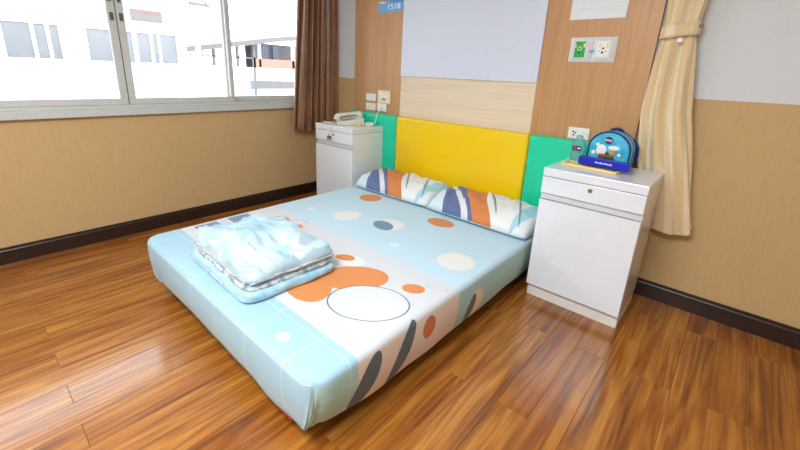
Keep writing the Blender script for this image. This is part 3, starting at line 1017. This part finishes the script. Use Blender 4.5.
ky = thing('key_ring', 'small bunch of metal keys hanging at the drawer of cabinet', 'keys', (.620, -.4965, .742))
obj('ring', tube([(.0 + .014 * math.cos(a), -.006, -.004 + .014 * math.sin(a)) for a in [k * PI / 10 for k in range(20)]], .0018, 6, True), 'metal', ky)
for dx, a in ((-.022, .5), (.004, .0), (.026, -.45)):
    k = obj('key', box((-.006, -.008, -.040), (.006, -.005, -.012), .001), 'metal', ky)
    obj('bow', cyl((0, -.0085, -.012), (0, -.0045, -.012), .011), 'black' if dx > .02 else 'metal', k)
    k.location = (dx * .4, dx * .03, -.008); k.rotation_euler = (0, a, 0)
cd = cord('lanyard', [(.600, -.40, TZ + .0045), (.604, -.44, TZ + .0045), (.608, -.492, TZ + .0045), (.612, -.502, TZ - .002), (.615, -.5025, .79), (.618, -.5025, .754)], .003, 'plate', 'white lanyard draped over the cabinet edge to the keys', 'lanyard')

# ------------------------------------------------------------------ things on the backpack cabinet
tr = thing('shallow_tray', 'thin cream tray lying on the cabinet under the blue box', 'tray', (2.815, -.355, TZ + .001), -.10)
obj('plate', box((-.150, -.055, 0), (.150, .055, .006), .002), 'tray', tr)
for lo, hi in (((-.150, -.055, .006), (.150, -.047, .013)), ((-.150, .047, .006), (.150, .055, .013)), ((-.150, -.047, .006), (-.142, .047, .013)), ((.142, -.047, .006), (.150, .047, .013))):
    obj('rim', box(lo, hi, .002), 'tray', tr)

bb = thing('blue_box', 'long royal blue box lying in front of backpack', 'box', (2.872, -.340, TZ + .0145), -.10)
obj('carton', box((-.135, -.024, 0), (.135, .024, .047), .004), 'blue_box', bb)
for i in range(10):
    h_ = .006 if i % 3 else .009
    obj('lettering', box((-.040 + i * .009, -.0248, .021), (-.034 + i * .009, -.0241, .021 + h_)), 'sign_text', bb)

bk = thing('backpack', 'small turquoise backpack with navy piping on white cabinet', 'backpack', (2.868, -.200, TZ + .002), -.06)
def arch(s, hw, hh):
    """outline of the bag front: straight sides, round top; s in 0..1 from lower left round to lower right"""
    k = s * 4
    side = hh - hw * .92
    if s < .25:
        return -hw, side * (s / .25)
    if s > .75:
        return hw, side * ((1 - s) / .25)
    a = PI - (s - .25) / .5 * PI
    return hw * math.cos(a), side + hw * .92 * math.sin(a)
HW, HH = .110, .205
def bagfn(s, t_):
    # t_: 0 centre of front, .45 front rim, .75 back rim, 1 centre of back
    if t_ < .4:
        k = t_ / .4; y = -.062 - .014 * (1 - k ** 3); sc = k
    elif t_ < .7:
        k = (t_ - .4) / .3; y = -.062 + .105 * k; sc = 1 + .035 * math.sin(k * PI)
    else:
        k = (1 - t_) / .3; y = .043; sc = k
    x, z = arch(s, HW, HH)
    cz = HH * .45
    P = Vector((x * sc, y, cz + (z - cz) * sc))
    P.y += .006 * noise.noise(Vector((P.x * 14, P.z * 14, 3)))
    return P
bm = grid_mesh(61, 34, bagfn)
bot = []
obj('body', bm, 'bag', bk, True)
obj('bottom', box((-HW * 1.0, -.060, 0), (HW * 1.0, .042, .012), .004), 'navy', bk)
for yy in (-.064, .040):
    obj('piping', tube([(arch(i / 48, HW * 1.01, HH * 1.004)[0], yy, max(.006, arch(i / 48, HW * 1.01, HH * 1.004)[1])) for i in range(49)], .0045, 8), 'navy', bk, True)
obj('zip', tube([(arch(i / 48, HW * 1.036, HH * 1.016)[0], -.012, max(.006, arch(i / 48, HW * 1.036, HH * 1.016)[1])) for i in range(49)], .003, 6), 'navy', bk, True)
obj('carry_handle', tube([(-.035 + .07 * i / 10, .030, HH + .001 + .014 * math.sin(i / 10 * PI)) for i in range(11)], .007, 8), 'navy', bk, True)
obj('strap', tube([(.090, .045, .17), (.118, .055, .12), (.122, .056, .07), (.10, .050, .016)], .008, 8), 'navy', bk, True)
bd = obj('badge', cyl((-.004, -.084, .160), (-.004, -.074, .160), .019, .019, 20), 'navy', bk)
obj('badge_band', box((-.020, -.0870, .155), (.014, -.0842, .165)), 'bag_white', bd)
obj('badge_stripe', box((-.017, -.0882, .158), (.011, -.0871, .162)), 'label_red', bd)
for nm, x, z, rx_, rz_, m in (('patch', -.035, .098, .028, .034, 'bag_white'), ('patch', .030, .118, .032, .014, 'bag_white'), ('patch', .024, .088, .015, .018, 'bag_orange'),
                              ('patch', -.075, .080, .013, .012, 'bag_white'), ('patch', .062, .082, .010, .010, 'bag_white'), ('patch', -.058, .128, .012, .010, 'bag_white')):
    b = bmesh.new()
    bmesh.ops.create_uvsphere(b, u_segments=16, v_segments=8, radius=1)
    for v in b.verts:
        v.co = Vector((x + v.co.x * rx_, -.077 + v.co.y * .004, z + v.co.z * rz_))
    obj(nm, b, m, bk, True)
obj('patch', box((-.045, -.084, .060), (.035, -.072, .078), .003), 'bag_brown', bk)

bo = thing('clear_bottle', 'clear teal plastic bottle between wall socket and backpack', 'bottle', (2.690, -.235, TZ + .0015), .05)
def lathe(prof, n=24, sy=1.0):
    b = bmesh.new()
    R = [[b.verts.new((r * math.cos(k * 2 * PI / n), r * sy * math.sin(k * 2 * PI / n), z)) for k in range(n)] for r, z in prof]
    for A, B in zip(R[:-1], R[1:]):
        for k in range(n):
            b.faces.new((A[k], A[(k + 1) % n], B[(k + 1) % n], B[k]))
    b.faces.new(R[0][::-1]); b.faces.new(R[-1])
    return b
obj('body', lathe([(.034, 0), (.038, .004), (.038, .110), (.034, .124), (.018, .134), (.016, .140)], sy=.62), 'bottle', bo, True)
obj('cap', lathe([(.017, .1405), (.019, .143), (.019, .158), (.015, .162)]), 'bottle', bo, True)
lb = obj('label', box((-.024, -.0275, .072), (.024, -.0245, .100), .001), 'navy', bo)
obj('label_mark', box((-.018, -.0285, .078), (-.002, -.0276, .094)), 'label_red', lb)
obj('label_mark', box((.004, -.0285, .082), (.020, -.0276, .092)), 'bag_white', lb)
